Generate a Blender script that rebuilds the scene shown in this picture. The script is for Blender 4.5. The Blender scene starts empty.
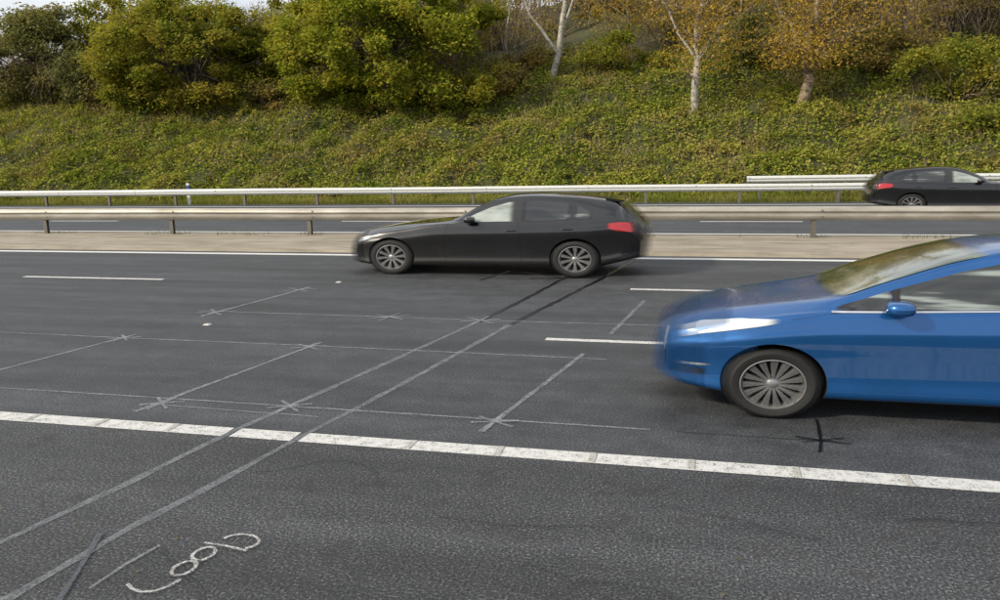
import bpy, math, random
import numpy as np
from mathutils import Matrix, Vector
random.seed(7); rng=np.random.default_rng(7)
sc=bpy.context.scene
D=bpy.data
# ------------------------------------------------------------------ helpers
def link(o): sc.collection.objects.link(o); return o
def empty(name,loc=(0,0,0)):
    o=D.objects.new(name,None); o.location=loc; o.empty_display_size=.2; return link(o)
def mesh_obj(name,verts,faces,mats=(),parent=None,smooth=False,angle=None,fmat=None,fade=None):
    me=D.meshes.new(name); me.from_pydata([tuple(v) for v in verts],[],[tuple(f) for f in faces])
    for m in mats: me.materials.append(m.m if hasattr(m,'m') else m)
    if fmat is not None: me.polygons.foreach_set('material_index',np.array(fmat,dtype=np.int32))
    if fade is not None:
        at=me.attributes.new('fade','FLOAT','POINT'); at.data.foreach_set('value',np.array(fade,dtype=np.float32))
    me.update()
    if smooth:
        me.shade_smooth()
        if angle: me.set_sharp_from_angle(angle=math.radians(angle))
    o=link(D.objects.new(name,me))
    if parent: o.parent=parent
    return o
def quads_obj(name,V,mat,parent=None):
    n=len(V); me=D.meshes.new(name)
    me.vertices.add(n*4); me.vertices.foreach_set('co',np.ascontiguousarray(V,dtype=np.float32).ravel())
    me.loops.add(n*4); me.loops.foreach_set('vertex_index',np.arange(n*4,dtype=np.int32))
    me.polygons.add(n); me.polygons.foreach_set('loop_start',np.arange(0,n*4,4,dtype=np.int32))
    me.update(calc_edges=True); me.materials.append(mat)
    o=link(D.objects.new(name,me))
    if parent: o.parent=parent
    return o
def leaves(C,size,up=0.35,aspect=.7):
    n=len(C); N=rng.normal(size=(n,3)); N/=np.linalg.norm(N,axis=1)[:,None]
    N[:,2]=np.abs(N[:,2]); N[:,2]+=up; N[:,1]-=up*.6; N/=np.linalg.norm(N,axis=1)[:,None]
    T=rng.normal(size=(n,3)); T-=(T*N).sum(1)[:,None]*N; T/=np.linalg.norm(T,axis=1)[:,None]
    B=np.cross(N,T); s=(size*rng.uniform(.6,1.35,n))[:,None]
    return np.stack([C+T*s*.6,C+B*s*.5*aspect,C-T*s*.6,C-B*s*.5*aspect],axis=1)
def blades(C,h,w,spread=.35):
    n=len(C); d=np.stack([rng.normal(0,spread,n),rng.normal(0,spread,n),np.ones(n)],1); d/=np.linalg.norm(d,axis=1)[:,None]
    hh=(h*rng.uniform(.5,1.3,n))[:,None]; a=rng.uniform(0,math.pi,n); s=np.stack([np.cos(a),np.sin(a)*.4,np.zeros(n)],1)*w
    return np.stack([C-s,C+s,C+d*hh+s*.25,C+d*hh-s*.25],axis=1)
def hsh(ix,iy,seed):
    h=(ix.astype(np.int64)*374761393+iy.astype(np.int64)*668265263+seed*1442695041)&0x7fffffff
    h=((h^(h>>13))*1274126177)&0x7fffffff
    return ((h^(h>>16))&0xffff)/65535.0
def vn(x,y,seed=0):
    x=np.asarray(x,float);y=np.asarray(y,float)
    ix=np.floor(x);iy=np.floor(y);fx=x-ix;fy=y-iy;fx=fx*fx*(3-2*fx);fy=fy*fy*(3-2*fy)
    a=hsh(ix,iy,seed);b=hsh(ix+1,iy,seed);c=hsh(ix,iy+1,seed);d=hsh(ix+1,iy+1,seed)
    return (a*(1-fx)+b*fx)*(1-fy)+(c*(1-fx)+d*fx)*fy
# ------------------------------------------------------------------ materials
class NT:
    def __init__(s,name):
        s.m=D.materials.new(name); s.m.use_nodes=True; s.t=s.m.node_tree; s.b=s.t.nodes['Principled BSDF']; s.out=s.t.nodes['Material Output']
    def n(s,typ): return s.t.nodes.new(typ)
    def l(s,a,b): s.t.links.new(a,b)
    def coord(s,scale=(1,1,1)):
        tc=s.n('ShaderNodeTexCoord')
        if scale==(1,1,1): return tc.outputs['Object']
        mp=s.n('ShaderNodeMapping'); mp.inputs['Scale'].default_value=scale
        s.l(tc.outputs['Object'],mp.inputs['Vector']); return mp.outputs[0]
    def noise(s,vec,scale,detail=3,rough=.5,typ='ShaderNodeTexNoise'):
        o=s.n(typ); o.inputs['Scale'].default_value=scale
        if typ=='ShaderNodeTexNoise': o.inputs['Detail'].default_value=detail;o.inputs['Roughness'].default_value=rough
        s.l(vec,o.inputs['Vector']); return o.outputs['Fac'] if typ=='ShaderNodeTexNoise' else o.outputs['Distance']
    def ramp(s,fac,stops):
        r=s.n('ShaderNodeValToRGB'); e=r.color_ramp.elements
        while len(e)<len(stops): e.new(.5)
        for i,(p,c) in enumerate(stops):
            e[i].position=p; e[i].color=(*c,1) if len(c)==3 else c
        s.l(fac,r.inputs[0]); return r.outputs[0]
    def fr(s,fac,a,b,lo=0.,hi=1.):
        r=s.n('ShaderNodeMapRange'); r.inputs[1].default_value=a;r.inputs[2].default_value=b;r.inputs[3].default_value=lo;r.inputs[4].default_value=hi
        s.l(fac,r.inputs[0]); return r.outputs[0]
    def mix(s,fac,a,b,mode='MIX'):
        m=s.n('ShaderNodeMix'); m.data_type='RGBA'; m.blend_type=mode
        for v,i in ((fac,0),(a,6),(b,7)):
            if hasattr(v,'is_linked'): s.l(v,m.inputs[i])
            elif i==0: m.inputs[0].default_value=v
            else: m.inputs[i].default_value=(*v,1)
        return m.outputs[2]
    def math(s,op,a,b=0.):
        m=s.n('ShaderNodeMath'); m.operation=op
        for v,i in ((a,0),(b,1)):
            if hasattr(v,'is_linked'): s.l(v,m.inputs[i])
            else: m.inputs[i].default_value=v
        return m.outputs[0]
    def bump(s,h,strength,dist=.01):
        b=s.n('ShaderNodeBump'); b.inputs['Strength'].default_value=strength;b.inputs['Distance'].default_value=dist
        s.l(h,b.inputs['Height']); s.l(b.outputs[0],s.b.inputs['Normal'])
    def alpha(s,a): s.l(a,s.b.inputs['Alpha'])
    def fade(s):
        a=s.n('ShaderNodeAttribute'); a.attribute_name='fade'; s.l(a.outputs['Fac'],s.b.inputs['Alpha'])
def plain(name,col,rough=.5,metal=0.,coat=0.,spec=.5,fade=False,alpha=None):
    k=NT(name); b=k.b
    v=k.coord(); n=k.noise(v,9,1)
    c=k.mix(k.fr(n,.3,.7,0,.35),col,tuple(x*.72 for x in col)); k.l(c,b.inputs['Base Color'])
    b.inputs['Roughness'].default_value=rough;b.inputs['Metallic'].default_value=metal
    b.inputs['Coat Weight'].default_value=coat;b.inputs['Coat Roughness'].default_value=.04
    b.inputs['Specular IOR Level'].default_value=spec
    if fade: k.fade()
    if alpha: b.inputs['Alpha'].default_value=alpha
    return k.m
def m_asphalt(name,far=False):
    k=NT(name); v=k.coord(); vs=k.coord((.12,1,1))
    fine=k.noise(v,58,2,.78); mid=k.noise(v,2.6,5,.74); streak=k.noise(vs,2.2,2,.6)
    if far:
        c=k.ramp(fine,[(.28,(.030,.034,.042)),(.74,(.080,.088,.102))])  # lighter, bluer than near asphalt: grazing reflection put into the colour
    else:
        c=k.ramp(fine,[(.32,(.006,.007,.008)),(.5,(.037,.040,.045)),(.60,(.088,.091,.096)),(.70,(.22,.22,.22))])
    f=k.math('MULTIPLY',k.fr(streak,.3,.72,.74,1.28),k.fr(mid,.32,.68,.66,1.28))
    if not far:
        tc=k.n('ShaderNodeTexCoord'); sx=k.n('ShaderNodeSeparateXYZ'); k.l(tc.outputs['Object'],sx.inputs[0])
        sh=k.fr(sx.outputs[1],5.55,5.75,1,0)
        c=k.mix(sh,k.mix(.4,c,(.043,.048,.057)),c)
        st=k.fr(mid,.53,.64,0,.6); c=k.mix(k.math('MULTIPLY',st,sh),c,(.016,.015,.015))
        w=k.math('SINE',k.math('MULTIPLY',k.math('SUBTRACT',sx.outputs[1],5.66),2*math.pi/1.84)); f=k.math('MULTIPLY',f,k.fr(w,-1,1,.92,1.08))
        k.bump(fine,.6,.01)
    cc=k.n('ShaderNodeVectorMath'); cc.operation='SCALE'; k.l(c,cc.inputs[0]); k.l(f,cc.inputs[3]); k.l(cc.outputs[0],k.b.inputs['Base Color'])
    k.l(k.fr(mid,.3,.7,.58,.82),k.b.inputs['Roughness'])
    return k.m
def m_paint_line(name,col=(.72,.72,.70),lo=.30,hi=.42,scale=14,amax=1.):
    k=NT(name); v=k.coord(); n=k.noise(v,scale,3,.8); n2=k.noise(v,80,1,.6)
    c=k.mix(k.fr(n,.35,.65,.4,0),col,tuple(x*.6 for x in col)); k.l(c,k.b.inputs['Base Color'])
    a=k.fr(k.math('ADD',k.math('MULTIPLY',n,.5),k.math('MULTIPLY',n2,.5)),lo,hi,0,amax); k.alpha(a)
    k.b.inputs['Roughness'].default_value=.6; return k.m
def m_leaf(name,cols,patch=.35,transl=.35,spread=.5,reds=None,gain=1.):
    k=NT(name); g=k.n('ShaderNodeNewGeometry'); v=k.coord(); pn=k.noise(v,patch,2,.6)
    f=k.math('ADD',k.math('MULTIPLY',g.outputs['Random Per Island'],spread),k.math('MULTIPLY',k.fr(pn,.3,.7,0,1),1-spread))
    n=len(cols); c=k.ramp(f,[(.08+.84*i/(n-1),tuple(q*gain for q in cc)) for i,cc in enumerate(cols)])
    if reds:
        rn=k.noise(v,reds[1],3,.7); c=k.mix(k.fr(rn,.50,.68,0,reds[2]),c,reds[0])
    df=k.n('ShaderNodeBsdfDiffuse'); k.l(c,df.inputs[0])
    tr=k.n('ShaderNodeBsdfTranslucent'); k.l(k.mix(1.,c,(1.3,1.25,.7),'MULTIPLY'),tr.inputs[0]); ms=k.n('ShaderNodeMixShader'); ms.inputs[0].default_value=transl
    k.l(df.outputs[0],ms.inputs[1]);k.l(tr.outputs[0],ms.inputs[2]);k.l(ms.outputs[0],k.out.inputs[0]); k.t.nodes.remove(k.b); return k.m
def m_ramp(name,scale,stops,rough=.85,vec=(1,1,1),bump=None,detail=3):
    k=NT(name); v=k.coord(vec); n=k.noise(v,scale,detail,.65); k.l(k.ramp(n,stops),k.b.inputs['Base Color']); k.b.inputs['Roughness'].default_value=rough
    if bump: k.bump(n,bump[0],bump[1])
    return k.m
# ------------------------------------------------------------------ world, sun, camera
SUN_EL=math.radians(32); sd=Vector((-1,-.85,0)).normalized()
w=D.worlds.new('World'); sc.world=w; w.use_nodes=True; nt=w.node_tree
bg=nt.nodes['Background']; sky=nt.nodes.new('ShaderNodeTexSky'); sky.sky_type='NISHITA'; sky.sun_disc=False
sky.sun_elevation=SUN_EL; sky.sun_rotation=math.atan2(sd.x,sd.y); sky.air_density=1.0; sky.dust_density=2.0
tc=nt.nodes.new('ShaderNodeTexCoord'); mp=nt.nodes.new('ShaderNodeMapping'); mp.inputs['Scale'].default_value=(1,1,3)
nz=nt.nodes.new('ShaderNodeTexNoise'); nz.inputs['Scale'].default_value=2.2; nz.inputs['Detail'].default_value=3; nz.inputs['Roughness'].default_value=.6
mr=nt.nodes.new('ShaderNodeMapRange'); mr.inputs[1].default_value=.34;mr.inputs[2].default_value=.56; mr.inputs[3].default_value=.4
mx=nt.nodes.new('ShaderNodeMix'); mx.data_type='RGBA'; mx.inputs[7].default_value=(8.0,8.15,8.4,1)
nt.links.new(tc.outputs['Generated'],mp.inputs[0]);nt.links.new(mp.outputs[0],nz.inputs['Vector']);nt.links.new(nz.outputs['Fac'],mr.inputs[0])
nt.links.new(mr.outputs[0],mx.inputs[0]);nt.links.new(sky.outputs[0],mx.inputs[6]);nt.links.new(mx.outputs[2],bg.inputs[0]); bg.inputs[1].default_value=.125
sl=D.lights.new('sun','SUN'); sl.energy=3.9; sl.angle=math.radians(4); sl.color=(1,.89,.69)
so=link(D.objects.new('sun',sl)); dv=Vector((-sd.x*math.cos(SUN_EL),-sd.y*math.cos(SUN_EL),-math.sin(SUN_EL))); so.rotation_euler=dv.to_track_quat('-Z','Y').to_euler(); so.location=(-20,-40,30)
sc.view_settings.view_transform='Standard'; sc.view_settings.look='None'; sc.view_settings.exposure=0
th=math.radians(14.3);p=math.atan(150/818);rho=math.atan(.021)
F=Vector((-math.sin(th)*math.cos(p),math.cos(th)*math.cos(p),-math.sin(p))); R0=Vector((math.cos(th),math.sin(th),0)); U0=R0.cross(F)
R=math.cos(rho)*R0-math.sin(rho)*U0; U=math.sin(rho)*R0+math.cos(rho)*U0
cam=D.cameras.new('camera'); cam.sensor_width=36; cam.lens=36*.818; cam.clip_end=3000; cam.clip_start=.05
co=link(D.objects.new('camera',cam)); M=Matrix((( R.x,U.x,-F.x,0),(R.y,U.y,-F.y,0),(R.z,U.z,-F.z,2.23),(0,0,0,1))); co.matrix_world=M; sc.camera=co
# ------------------------------------------------------------------ terrain
def ground_h(x,y):
    x=np.asarray(x,float);y=np.asarray(y,float)
    d=np.maximum(y-34.3,0); s=.45*d-.45*1.2*(1-np.exp(-d/1.2))
    cap=7.2+6.8/(1+np.exp(-(x+30)/6.)); s=cap-np.log1p(np.exp((cap-s)*1.0)) /1.0 + np.log1p(np.exp(cap*1.0-0*s))-cap
    s=np.where(d>0,np.maximum(s,0),0)
    s=s+np.clip(d/4,0,1)*(1.0*(vn(x/2.3,y/2.3,3)-.3)+.45*vn(x/.8,y/.8,5))+np.clip(d/8,0,1)*.9*(vn(x/7,y/7,9)-.5)
    near=np.clip(2.2-y,0,20)*.03
    return s+near-.05
xs=np.concatenate([np.linspace(-700,-75,18),np.linspace(-70,30,330),np.linspace(34,600,18)])
ys=np.concatenate([np.linspace(-400,-10,12),np.linspace(-5,33.8,14),np.linspace(34.2,66,120),np.linspace(68,100,14),np.linspace(120,900,14)])
X,Y=np.meshgrid(xs,ys); Z=ground_h(X,Y); nx=len(xs);ny=len(ys)
vv=np.stack([X,Y,Z],-1).reshape(-1,3); ff=[(j*nx+i,j*nx+i+1,(j+1)*nx+i+1,(j+1)*nx+i) for j in range(ny-1) for i in range(nx-1)]
m_ground=m_ramp('ground_soil',.9,[(.3,(.03,.036,.012)),(.5,(.055,.06,.02)),(.7,(.09,.075,.035))],.95)
mesh_obj('ground',vv,ff,[m_ground],smooth=True)
# ------------------------------------------------------------------ roads
def sheet(name,x0,x1,y0,y1,z,mat,parent=None,n=1):
    return mesh_obj(name,[(x0,y0,z),(x1,y0,z),(x1,y1,z),(x0,y1,z)],[(0,1,2,3)],[mat],parent)
sheet('road',-600,600,2.2,17.15,0,m_asphalt('asphalt_near'))
sheet('far_road',-600,600,20.95,33.7,0,m_asphalt('asphalt_far',True))
m_conc=NT('reserve_concrete'); v=m_conc.coord(); vs=m_conc.coord((.15,1,1))
c=m_conc.ramp(m_conc.noise(vs,3.5,4,.65),[(.3,(.18,.152,.118)),(.5,(.29,.255,.20)),(.7,(.37,.33,.275))])
c=m_conc.mix(m_conc.fr(m_conc.noise(v,1.1,4,.7),.5,.7,0,.5),c,(.15,.13,.095)); m_conc.l(c,m_conc.b.inputs['Base Color']); m_conc.b.inputs['Roughness'].default_value=.9
prof=[(17.1,-.02),(17.16,.05),(17.3,.065),(18.6,.075),(20.5,.075),(20.95,.06),(21.0,-.02)]
vv=[];ff=[]; xsR=np.linspace(-300,300,301)
for x in xsR:
    for (yy,zz) in prof: vv.append((x,yy,zz))
P=len(prof)
for i in range(len(xsR)-1):
    for j in range(P-1): ff.append((i*P+j,(i+1)*P+j,(i+1)*P+j+1,i*P+j+1))
mesh_obj('central_reserve',vv,ff,[m_conc.m])
# --- markings
mk=empty('road_markings')
m_white=m_paint_line('white_line_paint',(.62,.62,.61),.30,.48,12)
m_whitef=m_paint_line('white_line_far',(.70,.70,.69),.2,.35)
zc=[.004]
def ribbon(name,pts,width,mat,z=None,wob=0.,parent=mk,step=.15):
    if z is None: zc[0]+=.00015; z=zc[0]
    P=[Vector((a,b)) for a,b in pts]; out=[]
    for a,b in zip(P[:-1],P[1:]):
        n=max(1,int((b-a).length/step)); out+=[a.lerp(b,i/n) for i in range(n)]
    out.append(P[-1]); vv=[];ff=[]
    for i,q in enumerate(out):
        t=(out[min(i+1,len(out)-1)]-out[max(i-1,0)]).normalized(); nrm=Vector((-t.y,t.x)); wd=width*.5*(1+random.uniform(-.25,.25)*(wob>0)); off=nrm*random.uniform(-wob,wob)
        vv+=[(*(q+nrm*wd+off),z),(*(q-nrm*wd+off),z)]
        if i: ff.append((2*i-2,2*i-1,2*i+1,2*i))
    return mesh_obj(name,vv,ff,[mat],parent)
def slab(name,x0,x1,y0,y1,z0,z1,mat,parent):
    v=[(x0,y0,z0),(x1,y0,z0),(x1,y1,z0),(x0,y1,z0),(x0+.008,y0+.004,z1),(x1-.008,y0+.004,z1),(x1-.008,y1-.004,z1),(x0+.008,y1-.004,z1)]
    return mesh_obj(name,v,[(0,1,5,4),(1,2,6,5),(2,3,7,6),(3,0,4,7),(4,5,6,7)],[mat],parent)
EL=5.66; LWd=.2; ZW=.003
gaps=[-3.74,-3.13]
segs=[(-200,-3.77),(-3.70,-3.16),(-3.09,200)]
for i,(a,b) in enumerate(segs): sheet('edge_line_%d'%i,a,b,EL-LWd/2,EL+LWd/2,ZW,m_white,mk)
xr=-3.74-.7*30
m_rib=m_paint_line('rib_paint',(.46,.45,.42),.3,.5,30)
for i in range(90):
    xx=xr+i*.705
    if min(abs(xx-g) for g in gaps)>.3: slab('rib_%d'%i,xx-.03,xx+.03,EL-LWd/2+.004,EL+LWd/2-.004,.0035,.009,m_rib,mk)
for i,(a,b) in enumerate([(-1.83,.05),(-13.5,-11.0),(9.8,12.3),(-25.2,-22.7)]): sheet('lane_dash_a%d'%i,a,b,9.29,9.41,ZW,m_white,mk)
for i,(a,b) in enumerate([(-12.84,-9.74),(-1.157,.75),(9.6,12.1),(-24.5,-22)]): sheet('lane_dash_b%d'%i,a,b,12.92,13.05,ZW,m_white,mk)
sheet('edge_line_reserve',-300,300,16.6,16.83,ZW,m_whitef,mk)
sheet('edge_line_far_a',-300,300,21.5,21.68,ZW,m_whitef,mk)
for k2 in range(-14,10):
    sheet('far_dash_a%d'%k2,-.2+k2*11.6,2.7+k2*11.6,25.1,25.25,ZW,m_whitef,mk)
    sheet('far_dash_b%d'%k2,-3.2+k2*11.6,-.3+k2*11.6,28.8,28.95,ZW,m_whitef,mk)
sheet('edge_line_far_b',-300,300,32.3,32.5,ZW,m_whitef,mk)
m_seal=m_paint_line('slot_seal',(.25,.265,.29),.30,.62,7,.72)
m_chalk=m_paint_line('chalk_line',(.36,.38,.41),.32,.66,9,.72)
m_chalkb=m_paint_line('chalk_bright',(.62,.62,.62),.36,.62,26,.95)
m_tar=plain('fresh_bitumen',(.006,.006,.007),.3); m_tarf=plain('worn_bitumen',(.010,.010,.011),.5,alpha=.6)
A=[(-4.1,3.0),(-4.02,3.64),(-3.88,4.45),(-3.74,5.67),(-3.57,6.52),(-3.29,8.02),(-2.9,10.18)]
B=[(-3.5,2.7),(-3.46,3.12),(-3.38,3.97),(-3.25,4.68),(-3.12,5.66),(-2.99,6.33),(-2.76,7.82),(-2.44,10.06)]
A2=[(-2.9,10.18),(-2.67,11.66),(-2.39,14.01),(-2.2,16.4)];B2=[(-2.44,10.06),(-2.11,11.9),(-1.73,14.08),(-1.4,16.4)]
ribbon('slot_seal_a',A,.065,m_seal,wob=.004);ribbon('slot_seal_b',B,.065,m_seal,wob=.004)
ribbon('tar_a',A2,.07,m_tar,wob=.012);ribbon('tar_b',B2,.07,m_tar,wob=.012)
ribbon('tar_c',[(-3.0,13.85),(-2.4,14.0),(-1.7,14.05)],.09,m_tar,wob=.01);ribbon('tar_d',[(-3.82,13.62),(-3.55,14.73)],.05,m_tar,wob=.01)
ribbon('tar_e',[(-2.4,14.0),(-3.3,14.6)],.05,m_tar,wob=.01)
ribbon('chalk_c',[(-9,6.42),(-6.79,6.4),(-3.6,6.38),(-.4,6.35)],.03,m_chalk,wob=.004)
ribbon('chalk_c2',[(-4.9,6.2),(-3.2,6.15)],.02,m_chalk,wob=.004)
ribbon('tar_c3',[(-.2,6.34),(.5,6.33),(.95,6.35)],.012,m_tarf,wob=.004)
ribbon('chalk_d',[(-9.5,8.6),(-7.13,8.57),(-4.3,8.56),(-1.0,8.5)],.03,m_chalk,wob=.004)
ribbon('chalk_e',[(-7.2,10.32),(-4.2,10.30),(-2.89,10.27),(-.05,10.3)],.035,m_chalk,wob=.004)
for i,(a,b,wd) in enumerate([((-7.42,6.75),(-7.07,8.7),.05),((-4.9,5.98),(-4.45,8.75),.05),((-6.9,9.95),(-6.5,12.5),.06),((-1.72,6.05),(-1.28,8.7),.05),((-1.1,9.7),(-.86,12.0),.06),((-9.9,6.9),(-9.4,8.7),.04)]):
    ribbon('loop_side_%d'%i,[a,b],wd,m_chalk if i!=4 else m_seal,wob=.004)
def star(name,cx,cy,mat,L=.22,wd=.03,n=3):
    for i in range(n):
        a=i*math.pi/n+random.uniform(-.15,.15)+.4; dx=math.cos(a)*L;dy=math.sin(a)*L
        ribbon(name+'_%d'%i,[(cx-dx,cy-dy),(cx+dx,cy+dy)],wd,mat,wob=.004,step=.06)
for i,(a,b) in enumerate([(-4.82,6.25),(-4.5,8.5),(-7.07,8.57),(-3.6,6.38),(-6.86,10.25),(-4.2,10.3),(-2.89,10.25),(-6.56,12.2),(-1.67,6.3)]): star('chalk_star_%d'%i,a,b,m_chalk,.2 if b<9 else .28,.035)
ribbon('tar_star_1',[(.91,6.85),(.88,6.3),(.84,6.08)],.02,m_tar,wob=.004,step=.05);ribbon('tar_star_2',[(.70,6.38),(1.09,6.29)],.016,m_tar,wob=.004,step=.05);ribbon('tar_star_3',[(.74,6.27),(1.06,6.42)],.014,m_tar,wob=.004,step=.05)
ribbon('chalk_tick',[(-3.10,3.30),(-3.09,3.56),(-3.04,3.80)],.022,m_chalk,wob=.003)
m_patch=m_paint_line('bitumen_patch',(.09,.10,.12),.3,.5,20,.8)
ribbon('repair_patch',[(-3.50,3.86),(-3.30,3.45),(-3.14,3.1)],.03,m_patch,wob=.003)
# fine cracks in the worn shoulder
for i in range(7):
    x=random.uniform(-5,2.2); y=random.uniform(3.6,5.3); a=random.uniform(-.5,.5); pts=[(x,y)]
    for j in range(10):
        a+=random.uniform(-.5,.5); a*=.85; x+=.11*math.cos(a); y=min(max(y+.11*math.sin(a),3.2),5.45); pts.append((x,y))
    ribbon('crack_%d'%i,pts,.007,m_tar,wob=.002,step=.05)
def circ(cx,cy,rx,ry,a0=0,a1=2*math.pi,n=22,rot=.5):
    o=[]
    for i in range(n+1):
        t=a0+(a1-a0)*i/n; a=rx*math.cos(t);b=ry*math.sin(t); o.append((cx+a*math.cos(rot)-b*math.sin(rot),cy+a*math.sin(rot)+b*math.cos(rot)))
    return o
ribbon('letter_l',[(-2.93,3.38),(-2.87,3.34),(-2.80,3.325),(-2.74,3.345),(-2.70,3.40),(-2.68,3.48)],.022,m_chalkb,wob=.002,step=.03)
for i,(a,b) in enumerate([(-2.735,3.59),(-2.725,3.76)]): ribbon('letter_o%d'%i,circ(a,b,.058,.078,.6+.4*i,7.2+.4*i,rot=.1),.021,m_chalkb,wob=.002,step=.02)
ribbon('letter_p',[(-2.80,3.88),(-2.66,3.87),(-2.50,3.84)],.021,m_chalkb,wob=.002,step=.03)
ribbon('letter_p_bowl',circ(-2.60,3.935,.115,.085,math.pi*1.02,-.75,rot=-.15),.021,m_chalkb,wob=.002,step=.03)
ms=plain('road_stud_white',(.5,.5,.48),.4)
def stud(x,y):
    v=[(x-.05,y-.04,.004),(x+.05,y-.04,.004),(x+.05,y+.04,.004),(x-.05,y+.04,.004),(x-.03,y-.03,.018),(x+.03,y-.03,.018),(x+.03,y+.03,.018),(x-.03,y+.03,.018)]
    mesh_obj('road_stud',v,[(0,1,5,4),(1,2,6,5),(2,3,7,6),(3,0,4,7),(4,5,6,7)],[ms])
for q in [(-6.47,9.45),(-6.24,13.05),(5.,9.4)]: stud(*q)
C=np.stack([rng.uniform(-6,4,26),rng.uniform(2.4,5.4,26),np.full(26,.012)],1); C[0]=(-3.25,3.30,.012)
quads_obj('fallen_leaves',leaves(C,.018,up=4),m_leaf('litter_leaf',[(.10,.08,.03),(.22,.18,.08),(.14,.10,.05)],2.))
# ------------------------------------------------------------------ barriers
m_galv=NT('galvanised_steel'); v=m_galv.coord((.3,1,1)); n=m_galv.noise(v,3,4,.7)
m_galv.l(m_galv.ramp(n,[(.3,(.25,.235,.20)),(.55,(.37,.35,.31)),(.75,(.47,.455,.42))]),m_galv.b.inputs['Base Color']); m_galv.b.inputs['Metallic'].default_value=.25; m_galv.b.inputs['Roughness'].default_value=.5
m_post=plain('post_steel',(.16,.15,.13),.6,.4)
m_galv2=plain('galvanised_bright',(.60,.61,.60),.45,.1)
def box_v(x0,x1,y0,y1,z0,z1): return [(x0,y0,z0),(x1,y0,z0),(x1,y1,z0),(x0,y1,z0),(x0,y0,z1),(x1,y0,z1),(x1,y1,z1),(x0,y1,z1)]
BF=[(0,3,2,1),(4,5,6,7),(0,1,5,4),(1,2,6,5),(2,3,7,6),(3,0,4,7)]
def barrier(name,y,x0,x1,ztop,posts,mat,hb=.32,both=True,face=-1):
    e=empty(name,(0,y,0)); z0=ztop-hb
    W=[(0,0),(.01,.015),(.075,.06),(.082,.11),(.03,.145),(.03,.175),(.082,.21),(.075,.26),(.01,.305),(0,.32)]
    for sgn in ([face,-face] if both else [face]):
        vv=[];ff=[];xx=np.arange(x0,x1+.01,4.27)
        for i,x in enumerate(xx):
            for d,h in W: vv.append((x,sgn*(.06+d),z0+h*hb/.32+.008*math.sin(i*1.7)))
        k=len(W)
        for i in range(len(xx)-1):
            for j in range(k-1): ff.append((i*k+j,(i+1)*k+j,(i+1)*k+j+1,i*k+j+1))
        mesh_obj('beam',vv,ff,[mat],e,True,50)
        vv=[];ff=[]
        for x in xx[::1]:
            for d,h in ((.088,.085),(.088,.235)):
                b=len(vv); vv+=box_v(x+.1,x+.13,sgn*(.06+d)-.008,sgn*(.06+d)+.008,z0+h*hb/.32-.015,z0+h*hb/.32+.015); ff+=[tuple(b+q for q in f) for f in BF]
        mesh_obj('bolts',vv,ff,[m_post],e)
    vv=[];ff=[]
    for x in posts:
        for bx in (box_v(x-.055,x+.055,-.05,-.042,-.05,ztop-.04),box_v(x-.055,x+.055,.042,.05,-.05,ztop-.04),box_v(x-.004,x+.004,-.042,.042,-.05,ztop-.04),box_v(x-.09,x+.09,-.058,.058,z0+.1,z0+.22)):
            b=len(vv); vv+=bx; ff+=[tuple(b+q for q in f) for f in BF]
    mesh_obj('posts',vv,ff,[m_post],e); return e
barrier('crash_barrier',20.2,-147,150,.80,[2.4-4.27*k for k in range(-25,35)],m_galv)
barrier('crash_barrier',33.45,-150,150,.74,[1.2-3.6*k for k in range(-30,40)],m_galv2,hb=.28,both=False)
barrier('crash_barrier',34.4,1.5,16,1.0,[2+3.*k for k in range(5)],m_galv2,hb=.28,both=False)
mp_=empty('marker_post',(-23.6,33.9,0)); mesh_obj('post',box_v(-.07,.07,-.03,.03,-.1,1.0),BF,[plain('marker_white',(.7,.7,.7),.5)],mp_); mesh_obj('reflector',box_v(-.072,.072,-.034,.034,.72,.9),BF,[plain('marker_blue',(.03,.08,.25),.4)],mp_)
# ------------------------------------------------------------------ vegetation
def inview(x,y,mg=3):
    return (x>-.78*y-8-mg)&(x<.46*y+3+mg)
n=400000; x=rng.uniform(-60,28,n); y=34.6+17.5*rng.power(.85,n)*1.0; k=inview(x,y)&((vn(x/1.7,y/1.7,51)+.5*vn(x/.5,y/.5,52))>rng.uniform(.0,.68,n)); x=x[k];y=y[k]
z=ground_h(x,y)+rng.uniform(-.05,.3,len(x))*np.clip((y-34.5)/2.5,.25,1)
kk=vn(x/1.1,y/1.1,21)+vn(x/.4,y/.4,22)*.5; z=z+np.maximum(kk-.85,0)*1.3
brm=m_leaf('bramble_leaf',[(.040,.062,.011),(.105,.145,.020),(.19,.225,.032),(.28,.265,.050),(.36,.305,.09)],.3,.32,.6,((.30,.20,.08),.42,.6),1.15)
quads_obj('bramble_bank',leaves(np.stack([x,y,z],1),.135,up=.6),brm)
n=15000; x=rng.uniform(-50,24,n); y=rng.uniform(35.5,51,n); k=inview(x,y)&(vn(x/3,y/3,33)>.45); C=np.stack([x,y,ground_h(x,y)+.2],1)[k]
quads_obj('dead_stems',blades(C,.55,.012,.5),m_leaf('dead_stem',[(.12,.085,.05),(.26,.19,.11),(.36,.28,.17)],.6,.1))
n=26000; x=rng.uniform(-40,24,n); y=rng.uniform(33.75,35.6,n); z=ground_h(x,y)
quads_obj('verge_grass',blades(np.stack([x,y,z-.02],1),.32,.012,.3),m_leaf('dry_grass',[(.12,.16,.03),(.24,.25,.06),(.38,.33,.14)],.5))
n=2600; x=rng.uniform(-26,18,n); y=20.2+rng.normal(0,.12,n); k=vn(x/.8,y*0,4)>.55; C=np.stack([x,y,np.full(n,.07)],1)[k]
quads_obj('reserve_weeds',blades(C,.10,.006,.5),m_leaf('weed',[(.06,.07,.02),(.15,.13,.06)],.5))
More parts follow.
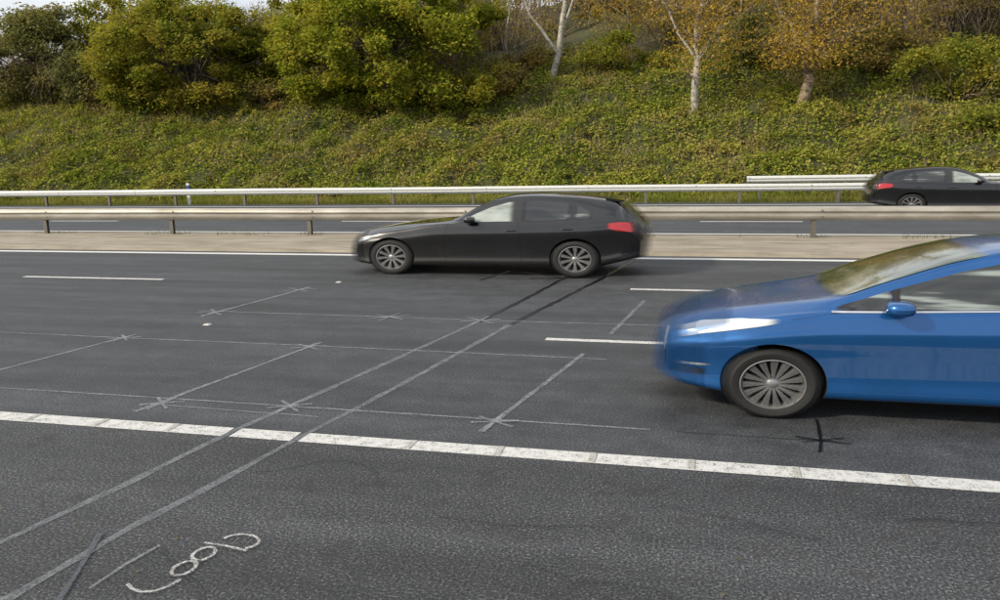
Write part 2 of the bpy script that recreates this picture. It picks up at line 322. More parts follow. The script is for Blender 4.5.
class Tubes:
    def __init__(s): s.v=[];s.f=[]
    def add(s,pts,rad,k=6):
        b=len(s.v); pts=[Vector(q) for q in pts]
        for i,q in enumerate(pts):
            t=(pts[min(i+1,len(pts)-1)]-pts[max(i-1,0)]).normalized(); a=t.cross(Vector((0,1,.1))); a.normalize(); c=t.cross(a)
            for j in range(k):
                an=2*math.pi*j/k; s.v.append(q+(a*math.cos(an)+c*math.sin(an))*rad[i])
        for i in range(len(pts)-1):
            for j in range(k): s.f.append((b+i*k+j,b+i*k+(j+1)%k,b+(i+1)*k+(j+1)%k,b+(i+1)*k+j))
    def obj(s,name,mat,parent): return mesh_obj(name,s.v,s.f,[mat],parent,True)
def curve(a,b,n,wob,rise=0.):
    a=Vector(a);b=Vector(b); L=(b-a).length; out=[]
    for i in range(n+1):
        t=i/n; q=a.lerp(b,t)+Vector((random.uniform(-1,1),random.uniform(-1,1),random.uniform(-1,1)))*wob*L*(0<i<n)+Vector((0,0,rise*L*math.sin(math.pi*t))); out.append(q)
    return out
def gh(x,y): return float(ground_h(x,y))
barkm=m_ramp('tree_bark',6,[(.3,(.045,.035,.026)),(.7,(.13,.11,.085))],.9,(1,1,.3))
def crown(c,r,ncl,per,cr,zmin,flat=.75):
    cs=[]; c=np.array(c); r=np.array(r)
    while len(cs)<ncl:
        d=rng.normal(size=3); d/=np.linalg.norm(d); rr=rng.uniform(.35,1.02)**.6
        rr*=.80+.40*vn(d[0]*2+5,d[2]*2+7,int(abs(c[0])))
        q=c+d*r*rr
        if q[2]>zmin: cs.append(q)
    cs=np.array(cs); L=[]
    for q in cs:
        m=int(per*rng.uniform(.5,1.4)); d=rng.normal(size=(m,3)); d/=np.linalg.norm(d,axis=1)[:,None]
        R=cr*rng.uniform(.5,1.35); L.append(q+d*np.array([1.15,1,flat])*R*(rng.uniform(.2,1.2,m)[:,None]))
    return cs,np.concatenate(L)
def leafy_tree(name,x,y,r,h,ncl,per,mat,ls=.17,cr=.85,hcf=.5):
    z0=gh(x,y); e=empty(name,(x,y,z0)); T=Tubes(); hc=h*hcf
    top=Vector((.3,0,h*.8)); tr=curve((0,0,-.3),top,7,.02); T.add(tr,[.26*(1-.8*i/7) for i in range(8)],8)
    cs,L=crown((0,0,hc),(r,r*.8,h*.55),ncl,per,cr,-.1)
    for q in cs[::2]:
        i=random.randint(1,6); T.add(curve(tr[i],q,4,.05,.05),[.09,.07,.05,.03,.012],5)
    T.obj('trunk_and_limbs',barkm,e); quads_obj('foliage',leaves(L,ls,up=.5),mat,e); return e
g1=m_leaf('oak_leaf_yellowgreen',[(.06,.085,.014),(.145,.18,.022),(.26,.265,.034),(.40,.35,.055)],.5,.42,.6,((.36,.27,.06),.5,.35),1.25)
g2=m_leaf('leaf_green',[(.055,.072,.016),(.135,.16,.026),(.23,.225,.036),(.33,.27,.05)],.45,.42,.6,((.32,.22,.055),.35,.45),1.25)
g3=m_leaf('leaf_dull',[(.07,.08,.034),(.15,.155,.058),(.23,.20,.08)],.4,.35,.55,((.26,.18,.08),.35,.5),1.2)
leafy_tree('oak_tree',-17.9,45.0,6.5,9.2,200,520,g1,hcf=.44,cr=.8)
leafy_tree('oak_tree',-31.6,46.2,5.9,7.4,180,480,g2,hcf=.42,cr=.8)
leafy_tree('ash_tree',-45.0,49,5.4,6.6,120,400,g3,hcf=.45)
leafy_tree('hawthorn_tree',-38.8,47.2,2.8,3.6,55,300,g3)
leafy_tree('hawthorn_tree',-24.8,48.5,3.4,6.6,80,330,g2)
leafy_tree('hawthorn_tree',-38.5,52,4.6,6.6,80,330,g2)
birk=NT('birch_bark'); v=birk.coord((1,1,2.2)); n=birk.noise(v,4.5,4,.7); c=birk.ramp(n,[(.34,(.08,.065,.05)),(.46,(.34,.31,.265)),(.7,(.55,.52,.46))]); birk.l(c,birk.b.inputs['Base Color']); birk.b.inputs['Roughness'].default_value=.8
birk2=NT('old_birch_bark'); v=birk2.coord((1,1,1.4)); n=birk2.noise(v,4,4,.7); c=birk2.ramp(n,[(.38,(.06,.045,.028)),(.5,(.22,.165,.10)),(.72,(.46,.38,.27))]); birk2.l(c,birk2.b.inputs['Base Color']); birk2.b.inputs['Roughness'].default_value=.85
gold=m_leaf('birch_leaf_gold',[(.20,.18,.035),(.38,.29,.055),(.54,.36,.08),(.40,.24,.06)],.6,.45,.6)
twm=m_ramp('twigs',3,[(.3,(.11,.08,.055)),(.7,(.27,.21,.15))],.9,detail=1)
def birch(x,y,h,lean,r0,nb,nl,bm,forks=(),leafm=gold):
    z0=gh(x,y); e=empty('birch_tree',(x,y,z0)); T=Tubes(); TW=Tubes(); ends=[]
    tr=curve((0,0,-.4),(lean,0,h),12,.018); T.add(tr,[r0*(1-.85*(i/12)**.9) for i in range(13)],8)
    for (f,ex,ez,rr) in forks:
        i=int(f*12); q=Vector((ex,random.uniform(-.5,.5),ez)); cv=curve(tr[i],q,6,.05,.06); T.add(cv,[rr*(1-.13*j) for j in range(7)],6); 
        for m in cv[2:]:
            for _ in range(4):
                s2=m+Vector((random.uniform(-1.2,1.2),random.uniform(-.8,.8),random.uniform(-.3,1.3))); TW.add(curve(m,s2,3,.08),[.025,.018,.012,.006],4); ends.append(s2)
    for b in range(nb):
        i=random.randint(2,12); a=random.uniform(0,6.28); L=random.uniform(1.2,3.0)*(1.1-.05*i)
        q=tr[i]+Vector((math.cos(a)*L,math.sin(a)*L*.7,L*random.uniform(.2,.8))); cv=curve(tr[i],q,5,.06,.1); T.add(cv,[.05,.04,.032,.024,.016,.01],5)
        for m in cv[2:]:
            for _ in range(4):
                s2=m+Vector((random.uniform(-.8,.8),random.uniform(-.8,.8),random.uniform(-.9,.5))); TW.add(curve(m,s2,3,.08),[.016,.012,.009,.005],3); ends.append(s2)
    T.obj('trunk',bm,e); TW.obj('twigs',twm,e)
    E=np.array([tuple(q) for q in ends]); C=E[rng.integers(0,len(E),nl)]+rng.normal(0,.42,(nl,3)); C=C[C[:,2]>2.0]; quads_obj('foliage',leaves(C,.12,up=.2),leafm,e)
birch(-8.7,47.2,11,2.0,.21,16,2200,birk,[(.18,-2.6,5.6,.11),(.3,3.2,7.5,.08)])
birch(-.9,42.4,11,.6,.21,34,8000,birk,[(.25,-2.4,6.6,.08),(.3,2.3,6.0,.07)])
birch(4.2,43.2,11,1.3,.30,32,8500,birk2,[(.3,3.2,4.0,.09),(.28,-1.9,6.5,.14),(.4,3.6,7.5,.11)])
birch(-12.2,50,9,.8,.09,10,900,birk); birch(9.5,47,10,.4,.12,18,4500,birk2); birch(-4.6,50,10,-.5,.09,16,4500,birk2); birch(1.6,51,10,.6,.08,16,4500,birk2)
wd=empty('woodland',(0,0,0)); T=Tubes(); LL=[];TWc=[]
brn=m_leaf('autumn_undergrowth',[(.065,.065,.026),(.14,.135,.045),(.22,.18,.062),(.29,.22,.07),(.17,.20,.048)],.16,.3,.4,((.32,.20,.06),.22,.45),1.2)
for i in range(180):
    y=random.uniform(49,66); x=random.uniform(-.84*y-8,.5*y+4)
    z=gh(x,y); rr=random.uniform(1.4,2.8); hh=random.uniform(2.,5.0) if x>-28 else random.uniform(1.5,3.4)
    cs,L=crown((x,y,z+hh*.5),(rr*1.2,rr,hh*.55),14,int(95 if y<58 else 70),.7,z-.2); LL.append(L)
    for q in cs[::2]:
        T.add(curve((x+random.uniform(-.5,.5),y,z-.2),tuple(q+np.array([0,0,random.uniform(0,1.5)])),4,.06,.0),[.06,.05,.035,.02,.01],4)
    m=380; a=rng.normal(0,rr*.7,(m,3))*[1,1,.0]; TWc.append(np.array([x,y,z])+a+np.stack([np.zeros(m),np.zeros(m),rng.uniform(0,hh,m)],1))
quads_obj('foliage',leaves(np.concatenate(LL),.17,up=.4),brn,wd); T.obj('stems',twm,wd)
quads_obj('twigs',blades(np.concatenate(TWc),1.3,.016,.45),twm,wd)
for (x,y,r,h,nc,mt) in [(11.5,44.5,3.0,3.2,50,g2),(15.5,43,3.0,3.6,50,g3),(8,47,2.2,2.6,30,brn),(-25.3,45.0,1.6,1.6,20,brn),(-22.5,45.5,1.7,1.5,18,g3),(17,40,2.2,1.6,24,g2),(12.5,39.5,1.8,1.2,16,g2),(2.5,48,2.4,3.0,30,g3),(-11.5,46,1.6,1.5,16,brn),(-5,48.5,2.2,2.6,28,g2)]:
    z=gh(x,y); e=empty('hawthorn_bush',(x,y,z)); T=Tubes(); cs,L=crown((0,0,h*.45),(r,r*.8,h*.55),nc,230,.6,-.1)
    for q in cs[::2]: T.add(curve((0,0,-.2),tuple(q),4,.07),[.05,.04,.03,.02,.01],4)
    T.obj('stems',twm,e); quads_obj('foliage',leaves(L,.14,up=.4),mt,e)
# ------------------------------------------------------------------ cars
import bmesh
def pchip(xs,ys):
    xs=np.array(xs,float);ys=np.array(ys,float);h=np.diff(xs);d=np.diff(ys)/h;m=np.zeros(len(xs))
    for i in range(1,len(xs)-1):
        if d[i-1]*d[i]>0: w1=2*h[i]+h[i-1];w2=h[i]+2*h[i-1]; m[i]=(w1+w2)/(w1/d[i-1]+w2/d[i])
    m[0]=d[0];m[-1]=d[-1]
    def f(x):
        x=min(max(x,xs[0]),xs[-1]); i=min(int(np.searchsorted(xs,x,side='right'))-1,len(xs)-2); t=(x-xs[i])/h[i]
        return float((2*t**3-3*t**2+1)*ys[i]+(t**3-2*t**2+t)*h[i]*m[i]+(-2*t**3+3*t**2)*ys[i+1]+(t**3-t**2)*h[i]*m[i+1])
    return f
MS=5
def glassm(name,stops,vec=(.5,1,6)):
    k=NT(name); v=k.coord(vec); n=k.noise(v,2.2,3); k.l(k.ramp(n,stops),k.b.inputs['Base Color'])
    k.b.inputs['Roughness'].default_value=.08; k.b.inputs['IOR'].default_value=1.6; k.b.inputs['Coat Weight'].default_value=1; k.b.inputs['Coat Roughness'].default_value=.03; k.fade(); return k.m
m_glass=glassm('car_glass',[(.42,(.006,.008,.009)),(.56,(.02,.025,.025)),(.68,(.24,.28,.27))],(.6,1,7))  # opaque; smeared reflections painted as pale streaks on dark
m_glassw=glassm('windscreen_glass',[(.3,(.02,.035,.022)),(.5,(.08,.105,.065)),(.66,(.30,.33,.27))],(1.2,.6,3))  # opaque; greenish-grey sky reflection painted into the base colour
m_glassl=glassm('car_glass_pale_reflect',[(.3,(.12,.14,.13)),(.5,(.30,.34,.32)),(.7,(.42,.46,.44))],(1.,1,3))  # opaque; bright reflection and see-through light painted as pale grey
m_dark=plain('car_dark_plastic',(.012,.012,.013),.5); m_darkf=plain('car_dark_trim',(.012,.012,.013),.5,fade=True); m_gap=plain('door_gap_dark',(.004,.004,.005),.6,alpha=.2)
m_tyre=plain('tyre_rubber',(.014,.014,.015),.75); m_tyreb=plain('tyre_rubber_smear',(.014,.014,.015),.75,alpha=.28); m_well=plain('wheel_well',(.006,.006,.006),.9)
m_rim=plain('alloy_rim',(.30,.30,.31),.35,.6); m_rimb=plain('alloy_spoke',(.42,.42,.43),.4,.5,alpha=.34)
m_lamp=plain('headlamp_glass',(.66,.70,.74),.15,.1,1.,fade=True); m_red=plain('tail_lamp_red',(.42,.010,.014),.15,0,1.,fade=True); m_chrome=plain('chrome_trim',(.7,.73,.77),.15,.8,fade=True)
m_plate=plain('plate_yellow',(.55,.42,.05),.4)
def ellip(name,c,r,mat,parent):
    vv=[];ff=[];a=14;b=10
    for i in range(b+1):
        ph=math.pi*i/b
        for j in range(a):
            t=2*math.pi*j/a; q=[math.sin(ph)*math.cos(t),math.sin(ph)*math.sin(t),math.cos(ph)]; q=[math.copysign(abs(u)**.7,u) for u in q]; vv.append((c[0]+r[0]*q[0],c[1]+r[1]*q[1],c[2]+r[2]*q[2]))
    for i in range(b):
        for j in range(a): ff.append((i*a+j,i*a+(j+1)%a,(i+1)*a+(j+1)%a,(i+1)*a+j))
    return mesh_obj(name,vv,ff,[mat],parent,True)
def lathe(name,prof,c,sgn,mat,parent,k=48):
    vv=[];ff=[];P=len(prof)
    for j in range(k):
        a=2*math.pi*j/k
        for r,yy in prof: vv.append((c[0]+r*math.cos(a),c[1]+sgn*yy,c[2]+r*math.sin(a)))
    for j in range(k):
        for i in range(P-1): ff.append((j*P+i,((j+1)%k)*P+i,((j+1)%k)*P+i+1,j*P+i+1))
    return mesh_obj(name,vv,ff,[mat],parent,True,40)
def wheel(c,R,sgn,parent,nsp,sw,ph):
    s=R/.305
    TP=[(.212*s,.095),(.230*s,.108),(.27*s,.112),(.295*s,.095),(.305*s,.06),(.305*s,-.06),(.295*s,-.095),(.21*s,-.1)]
    lathe('tyre',TP,c,sgn,m_tyre,parent)
    for k in (1,2):
        for q in (-1,1):
            lathe('tyre_smear',[(r,y-.006*k-.002*(q>0)) for r,y in TP[1:6]],(c[0]+q*k*.018,c[1],c[2]-.0),sgn,m_tyreb,parent,40)
    lathe('rim',[(.219*s,.088),(.217*s,.104),(.210*s,.106),(.203*s,.09),(.19*s,.04),(.188*s,-.09)],c,sgn,m_rim,parent)
    lathe('brake_disc',[(.0,.0),(.14*s,.0),(.19*s,-.01)],c,sgn,m_well,parent)
    lathe('hub',[(.0,.085),(.025*s,.085),(.045*s,.07),(.05*s,.0)],c,sgn,m_rim,parent,24)
    for g,(da,dy) in enumerate(((-.10,0),(-.035,-.003),(.035,.002),(.10,-.005))):
        vv=[];ff=[]
        for i in range(nsp):
            a=ph+da+2*math.pi*i/nsp
            for (r,wd,yo,yi) in ((.04*s,sw*.8,.078,.03),(.12*s,sw*.6,.088,.045),(.208*s,sw*.9,.092,.05)):
                ca,sa=math.cos(a),math.sin(a)
                for (w_,yy) in ((-wd,yi),(-wd*.6,yo),(wd*.6,yo),(wd,yi)): vv.append((c[0]+r*ca-w_*sa,c[1]+sgn*(yy+dy),c[2]+r*sa+w_*ca))
            b=i*12
            for q in (0,4):
                for e_ in range(3): ff.append((b+q+e_,b+q+e_+1,b+q+e_+5,b+q+e_+4))
        mesh_obj('spokes',vv,ff,[m_rimb],parent,True,30)
def build_car(name,loc,rotz,sx,cfg,paint,blur=None):
    e=empty(name,loc); e.rotation_euler=(0,0,rotz); e.scale=(sx,1,1)
    fz=pchip(*zip(*cfg['zt']));fb=pchip(*zip(*cfg['belt']));fw=pchip(*zip(*cfg['w']));frr=pchip(*zip(*cfg['wr']));f0=pchip(*zip(*cfg['z0'])); L=cfg['L']
    cache={}
    def section(x):
        kx=round(x,4)
        if kx in cache: return cache[kx]
        w_=fw(x);t=fz(x);b=min(fb(x),t-.025);r=min(frr(x),w_*.9);z0=f0(x);h=b-z0; te=b+(t-b)*.87; wb=w_*.95
        pts=[(w_*.90,z0),(w_*.968,z0+.06*h),(w_*.962,z0+.25*h),(w_*.972,z0+.48*h),(w_*1.0,z0+.74*h),(w_*.985,z0+.85*h),(wb,b),(wb+(r-wb)*.28,b+(te-b)*.34),(wb+(r-wb)*.6,b+(te-b)*.68),(r,te),(r*.86,te+(t-te)*.55),(r*.5,t-(t-te)*.12),(0,t)]
        out=[];n=len(pts)
        for i in range(n-1):
            p0=pts[max(i-1,0)];p1=pts[i];p2=pts[i+1];p3=pts[i+2] if i+2<n else (-pts[i][0],pts[i][1])
            for k in range(MS):
                u=k/MS
                out.append(tuple(.5*((2*p1[d])+(-p0[d]+p2[d])*u+(2*p0[d]-5*p1[d]+4*p2[d]-p3[d])*u*u+(-p0[d]+3*p1[d]-3*p2[d]+p3[d])*u**3) for d in (0,1)))
        out.append(pts[-1]); a=np.array(out); cache[kx]=a; return a
    t=np.linspace(0,1,120); xsn=L*(.5-.5*np.cos(math.pi*t))*.5+L*t*.5
    vv=[];ff=[];loop=None
    for x in xsn:
        a=section(x); ring=[(x,q[0],q[1]) for q in a]+[(x,-q[0],q[1]) for q in a[-2::-1]]; K=len(ring); vv+=ring
    n=len(xsn)
    for i in range(n-1):
        for j in range(K): ff.append((i*K+j,i*K+(j+1)%K,(i+1)*K+(j+1)%K,(i+1)*K+j))
    ff.append(tuple(range(K-1,-1,-1)));ff.append(tuple((n-1)*K+j for j in range(K)))
    body=mesh_obj('tmp_body',vv,ff,[paint,m_well])
    cv=[];cf=[];ca=40
    for wx in cfg['wheels']:
        for sg in (1,-1):
            b=len(cv);R=cfg['R']+.04; ya,yb=(.58,1.1)
            for yy in (ya,yb):
                for j in range(ca): an=2*math.pi*j/ca; cv.append((wx+R*1.0*math.cos(an),sg*yy,cfg['R']+.01+R*math.sin(an)))
            r1=list(range(b,b+ca));r2=list(range(b+ca,b+2*ca))
            fs=[(r1[j],r1[(j+1)%ca],r2[(j+1)%ca],r2[j]) for j in range(ca)]+[tuple(reversed(r1)),tuple(r2)]
            if sg>0: fs=[tuple(reversed(f)) for f in fs]
            cf+=fs
    cut=mesh_obj('tmp_cut',cv,cf,[paint,m_well],fmat=[1]*len(cf))
    for o in (body,cut):
        bm=bmesh.new(); bm.from_mesh(o.data); bmesh.ops.recalc_face_normals(bm,faces=bm.faces); bm.to_mesh(o.data); bm.free()
    md=body.modifiers.new('b','BOOLEAN'); md.object=cut; md.operation='DIFFERENCE'; md.solver='EXACT'
    bpy.context.view_layer.update(); dg=bpy.context.evaluated_depsgraph_get(); me=D.meshes.new_from_object(body.evaluated_get(dg))
    D.objects.remove(body);D.objects.remove(cut)
    me.shade_smooth(); me.set_sharp_from_angle(angle=math.radians(35)); bo=link(D.objects.new('body',me)); bo.parent=e
    if blur:
        # streaked, semi-transparent shells at nose and tail: the body smeared along its travel
        me2=me.copy(); me2.materials[0]=blur; me2.materials[1]=blur
        bm=bmesh.new(); bm.from_mesh(me2); xa,xb=cfg['smear']
        bmesh.ops.delete(bm,geom=[f for f in bm.faces if xa<f.calc_center_median().x<xb],context='FACES'); bm.to_mesh(me2); bm.free()
        for k in (1,2,3,4):
            for s_ in (-1,1):
                g=link(D.objects.new('motion_smear',me2)); g.parent=e; g.location=(s_*k*cfg.get('step',.024),0,.004*k); g.scale=(1,.975-.003*k,.985-.002*k)
    iR=9*MS
    def surf(x,z,off,sg):
        a=section(x)[:iR+3]; y=np.interp(z,a[:,1],a[:,0]); dy=(np.interp(z+.01,a[:,1],a[:,0])-np.interp(z-.01,a[:,1],a[:,0]))/.02; dy=max(min(dy,0.8),-2.)
        s2=section(min(x+.02,L));s1=section(max(x-.02,0))
        dx=(np.interp(z,s2[:iR+3,1],s2[:iR+3,0])-np.interp(z,s1[:iR+3,1],s1[:iR+3,0]))/.04
        n3=Vector((-dx,1,-dy)).normalized()
        return (x+n3.x*off,sg*(y+n3.y*off),z+n3.z*off)
    def sm(t): t=min(max(t,0),1); return t*t*(3-2*t)
    fl=.07 if blur else .004
    def side(nm,x0,x1,lo,hi,mat,off=.006,nx=40,nz=8,sides=(1,-1),fd=None):
        f_=fl if fd is None else fd
        for sg in sides:
            vv=[];ff=[];fa=[]
            for i in range(nx+1):
                x=x0+(x1-x0)*i/nx; a=lo(x);b=hi(x)
                for j in range(nz+1): vv.append(surf(x,a+(b-a)*j/nz,off,sg)); fa.append(sm(min(x-x0,x1-x)/f_+ (0 if blur else 1)))
            for i in range(nx):
                for j in range(nz):
                    f=(i*(nz+1)+j,(i+1)*(nz+1)+j,(i+1)*(nz+1)+j+1,i*(nz+1)+j+1); ff.append(f if sg<0 else f[::-1])
            mesh_obj(nm,vv,ff,[mat],e,True,fade=fa)
    def vline(nm,pts,wd,mat,off=.003):
        for sg in (1,-1):
            vv=[];ff=[];pts2=[]
            for a,b in zip(pts[:-1],pts[1:]):
                for k in range(10): pts2.append((a[0]+(b[0]-a[0])*k/10,a[1]+(b[1]-a[1])*k/10))
            pts2.append(pts[-1])
            for i,q in enumerate(pts2):
                a=pts2[max(i-1,0)];b=pts2[min(i+1,len(pts2)-1)];tx,tz=b[0]-a[0],b[1]-a[1];l=math.hypot(tx,tz);nx_,nz_=-tz/l*wd/2,tx/l*wd/2
                vv+=[surf(q[0]+nx_,q[1]+nz_,off,sg),surf(q[0]-nx_,q[1]-nz_,off,sg)]
                if i: f=(2*i-2,2*i-1,2*i+1,2*i); ff.append(f if sg>0 else f[::-1])
            mesh_obj(nm,vv,ff,[mat],e,True,fade=[1.]*len(vv))
    def top(nm,x0,x1,mat,bow0,bow1,ins=2,off=.006,nx=20):
        vv=[];ff=[];fa=[]
        idx=list(range(iR+ins,12*MS+1)); js=[(i,1) for i in idx]+[(i,-1) for i in idx[-2::-1]]; K=len(js)
        for i in range(nx+1):
            for (k,sg) in js:
                yy=(12*MS-k)/(12*MS-iR); x=x0+(x1-x0)*i/nx+(bow0+(bow1-bow0)*i/nx)*yy**2; x=min(max(x,0),L)
                q=section(x)[k]; q1=section(min(x+.02,L))[k];q0=section(max(x-.02,0))[k]; sl=(q1[1]-q0[1])/.04; sl=max(min(sl,4),-4); nn=math.hypot(1,sl)
                vv.append((x-sl/nn*off,sg*q[0],q[1]+off/nn)); fa.append(sm(min(i,nx-i)/1.6) if blur else 1.)
        for i in range(nx):
            for j in range(K-1): ff.append((i*K+j,(i+1)*K+j,(i+1)*K+j+1,i*K+j+1))
        mesh_obj(nm,vv,ff,[mat],e,True,fade=fa)
    for wx in cfg['wheels']:
        for sg in (1,-1): wheel((wx,sg*(fw(wx)-.13),cfg['R']),cfg['R'],sg,e,cfg['nsp'],cfg['sw'],wx)
    cfg['detail'](e,side,vline,top,surf,fb,section)
    cut_=cfg.get('nose',0)
    if cut_:
        # shorten the front overhang
        done=set(); lim=.4
        for ch in e.children:
            if ch.type!='MESH' or ch.data.name in done: continue
            done.add(ch.data.name); n_=len(ch.data.vertices); a=np.empty(n_*3,dtype=np.float32); ch.data.vertices.foreach_get('co',a); a=a.reshape(-1,3)
            m_=a[:,0]<lim; a[m_,0]=cut_+a[m_,0]*(lim-cut_)/lim; ch.data.vertices.foreach_set('co',a.ravel()); ch.data.update()
    return e
def ln(*pts):
    xs_,ys_=zip(*pts); return lambda x: float(np.interp(x,xs_,ys_))
def det_blue(e,side,vline,top,surf,fb,section):
    top('windscreen',1.02,1.93,m_glassw,.10,.06,ins=1)
    top('rear_window',3.58,3.80,m_glass,.0,.0)
    wl=lambda x:.92+.045*max(0,(x-1.2))
    wu=ln((1.04,.93),(1.2,.99),(1.4,1.075),(1.8,1.22),(2.1,1.305),(2.45,1.35),(3.0,1.345),(3.25,1.30))
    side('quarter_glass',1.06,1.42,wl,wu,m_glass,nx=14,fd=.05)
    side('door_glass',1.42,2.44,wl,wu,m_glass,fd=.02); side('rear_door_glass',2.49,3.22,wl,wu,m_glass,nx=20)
    side('pillar_trim',1.39,1.45,wl,wu,m_darkf,.008,8,fd=.02); side('pillar_trim',2.42,2.52,wl,wu,m_darkf,.008,8,fd=.02)
    vline('waist_trim',[(1.04,.905),(1.6,.927),(2.4,.963),(3.2,1.003)],.013,m_chrome,.009)
    side('headlamp',.07,.74,ln((.07,.62),(.25,.685),(.5,.75),(.74,.81)),ln((.07,.69),(.25,.77),(.5,.82),(.74,.84)),m_lamp,.010,30,fd=.10)
    side('fog_lamp_trim',.05,.32,ln((.05,.40),(.32,.42)),ln((.05,.42),(.32,.44)),m_chrome,.012,12,2,fd=.10)
    side('lower_grille',.03,.30,ln((.03,.31),(.30,.34)),ln((.03,.385),(.30,.39)),m_darkf,.009,12,3,fd=.10)
    vline('door_gap',[(2.44,.28),(2.46,.6),(2.46,.96)],.022,m_gap)
    vline('wing_gap',[(.80,.84),(1.0,.885),(1.1,.90)],.008,m_gap)
    for sg in (1,-1):
        ellip('mirror',(1.42,sg*.93,.97),(.085,.10,.055),e_paint['blue'],e); ellip('mirror_arm',(1.40,sg*.85,.93),(.05,.07,.02),m_dark,e); ellip('door_handle',(2.28,sg*.868,.80),(.085,.018,.016),e_paint['blue'],e)
    mesh_obj('front_grille',box_v(-.012,.02,-.42,.42,.33,.47),BF,[m_dark],e); mesh_obj('number_plate',box_v(-.022,.0,-.26,.26,.42,.53),BF,[plain('plate_white',(.7,.7,.68),.4)],e)
cfg_blue=dict(L=3.95,wheels=[.70,3.19],R=.295,nsp=15,sw=.010,smear=(.5,3.5),step=.026,
 zt=[(0,.57),(.03,.67),(.1,.745),(.25,.82),(.5,.89),(.8,.95),(1.02,.99),(1.4,1.165),(1.8,1.335),(2.1,1.415),(2.5,1.45),(3.1,1.44),(3.55,1.38),(3.68,1.27),(3.82,1.05),(3.92,.85),(3.95,.7)],
 belt=[(0,.48),(.1,.65),(.3,.73),(.6,.82),(1.0,.885),(2,.935),(3,1.015),(3.5,1.07),(3.75,.98),(3.95,.6)],
 w=[(0,.48),(.04,.59),(.15,.71),(.35,.80),(.65,.86),(1.2,.86),(3.3,.86),(3.7,.82),(3.88,.75),(3.95,.66)],
 wr=[(0,.38),(.3,.53),(.9,.64),(1.1,.68),(1.9,.60),(2.4,.58),(3.3,.55),(3.6,.53),(3.95,.5)],
 z0=[(0,.31),(.15,.22),(.6,.18),(3.4,.19),(3.95,.30)],detail=det_blue)
def det_black(e,side,vline,top,surf,fb,section):
    top('windscreen',1.70,2.34,m_glassw,.10,.06); top('rear_window',4.02,4.16,m_glass,.0,.0)
    wl=ln((1.8,.965),(3,.99),(3.9,1.045))
    wu=ln((1.82,.985),(2.05,1.115),(2.25,1.22),(2.5,1.305),(2.85,1.33),(3.2,1.305),(3.5,1.24),(3.70,1.10))
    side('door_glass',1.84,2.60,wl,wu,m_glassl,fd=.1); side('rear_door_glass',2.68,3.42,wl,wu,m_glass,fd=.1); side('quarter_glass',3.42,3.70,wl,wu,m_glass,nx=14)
    side('tail_lamp',3.88,4.29,ln((3.88,.88),(4.0,.83),(4.29,.79)),ln((3.88,.945),(4.05,.97),(4.29,.95)),m_red,.009,24,fd=.05)
    side('headlamp',.08,.50,ln((.08,.57),(.5,.67)),ln((.08,.64),(.5,.725)),m_lamp,.008,16,fd=.12)
    side('bumper_insert',4.0,4.28,ln((4.,.33),(4.28,.36)),ln((4.,.37),(4.28,.42)),m_darkf,.008,10,3)
    vline('door_gap',[(1.60,.28),(1.56,.6),(1.64,.93)],.018,m_gap); vline('door_gap',[(2.70,.26),(2.68,.6),(2.66,.97)],.018,m_gap)
    for sg in (1,-1):
        ellip('mirror',(1.98,sg*.95,1.02),(.085,.10,.06),e_paint['black'],e); ellip('door_handle',(2.55,sg*.88,.82),(.09,.018,.016),e_paint['black'],e); ellip('door_handle',(3.34,sg*.88,.85),(.09,.018,.016),e_paint['black'],e)
    mesh_obj('number_plate',box_v(4.315,4.335,-.26,.26,.60,.71),BF,[m_plate],e)
    mesh_obj('front_grille',box_v(.018,.05,-.32,.32,.45,.58),BF,[m_dark],e)
    mesh_obj('roof_spoiler',[(3.84,-.52,1.372),(4.10,-.50,1.318),(4.10,.50,1.318),(3.84,.52,1.372),(3.84,-.52,1.33),(4.08,-.50,1.29),(4.08,.50,1.29),(3.84,.52,1.33)],[(0,1,2,3),(7,6,5,4),(0,4,5,1),(1,5,6,2),(2,6,7,3),(3,7,4,0)],[e_paint['black']],e)
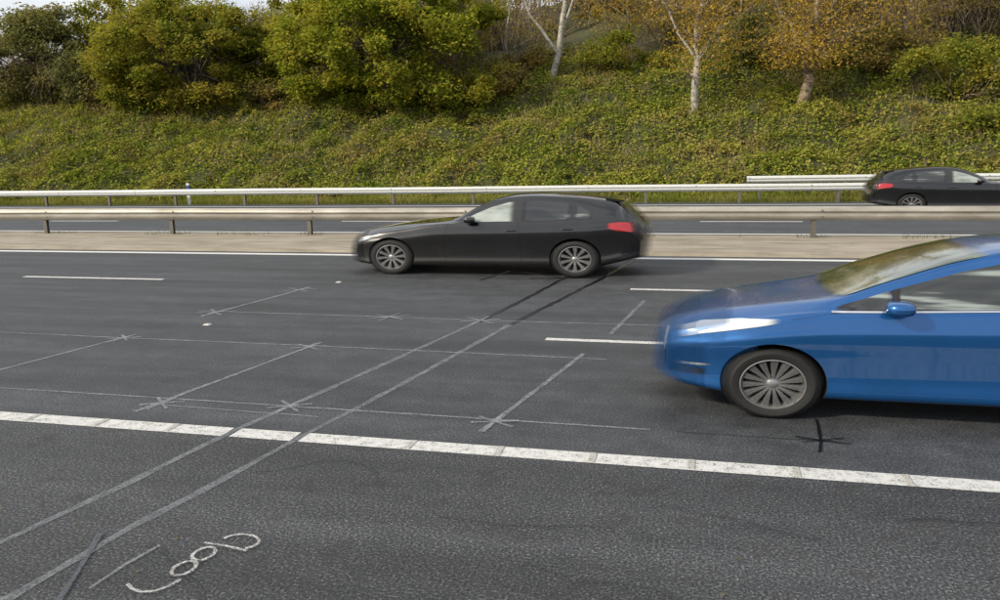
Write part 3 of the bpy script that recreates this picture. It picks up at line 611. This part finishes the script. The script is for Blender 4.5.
cfg_black=dict(L=4.32,wheels=[.76,3.45],R=.32,nsp=10,sw=.02,smear=(.45,4.05),step=.028,nose=.12,
 zt=[(0,.40),(.04,.58),(.14,.70),(.4,.81),(.9,.905),(1.64,.99),(2.0,1.215),(2.3,1.375),(2.55,1.44),(2.85,1.455),(3.3,1.43),(3.75,1.375),(4.0,1.30),(4.14,1.12),(4.25,.97),(4.32,.85)],
 belt=[(0,.36),(.12,.60),(.5,.735),(1,.83),(1.5,.92),(2.5,.955),(3.5,1.0),(3.95,1.03),(4.2,.94),(4.32,.72)],
 w=[(0,.50),(.04,.61),(.15,.73),(.35,.82),(.7,.875),(1.2,.88),(3.6,.885),(3.95,.865),(4.18,.82),(4.28,.76),(4.32,.68)],
 wr=[(0,.42),(.4,.6),(1.5,.66),(1.75,.66),(2.4,.60),(3.0,.585),(3.6,.565),(4.1,.55),(4.32,.53)],
 z0=[(0,.28),(.15,.2),(.6,.17),(3.6,.18),(4.32,.36)],detail=det_black)
def paintm(name,col,metal,rough,alpha=None):
    k=NT(name); v=k.coord(); dz=k.noise(v,2.5,3,.6); k.l(k.mix(k.fr(dz,.4,.7,0,.25),col,tuple(min(1,x*1.3) for x in col)),k.b.inputs['Base Color'])
    k.l(k.fr(dz,.35,.7,rough,rough+.12),k.b.inputs['Roughness'])
    k.b.inputs['Metallic'].default_value=metal; k.b.inputs['Coat Weight'].default_value=1; k.b.inputs['Coat Roughness'].default_value=.04
    if alpha: k.b.inputs['Alpha'].default_value=alpha
    return k.m
CB=(.006,.095,.31); CK=(.004,.004,.005)
e_paint={'blue':paintm('car_paint_blue',CB,.6,.26),'black':paintm('car_paint_black',CK,0.,.2)}
gb=paintm('car_smear_blue',CB,.6,.3,.2); gk=paintm('car_smear_black',CK,0,.3,.2)
build_car('blue_hatchback_car',(-.32,7.63,.0),0,1.25,cfg_blue,e_paint['blue'],gb)
build_car('black_hatchback_car',(-6.62,14.92,.0),0,1.275,cfg_black,e_paint['black'],gk)
build_car('black_hatchback_car',(5.0+4.32*1.25,28.4,.0),math.pi,1.25,cfg_black,e_paint['black'],gk)
print('done')
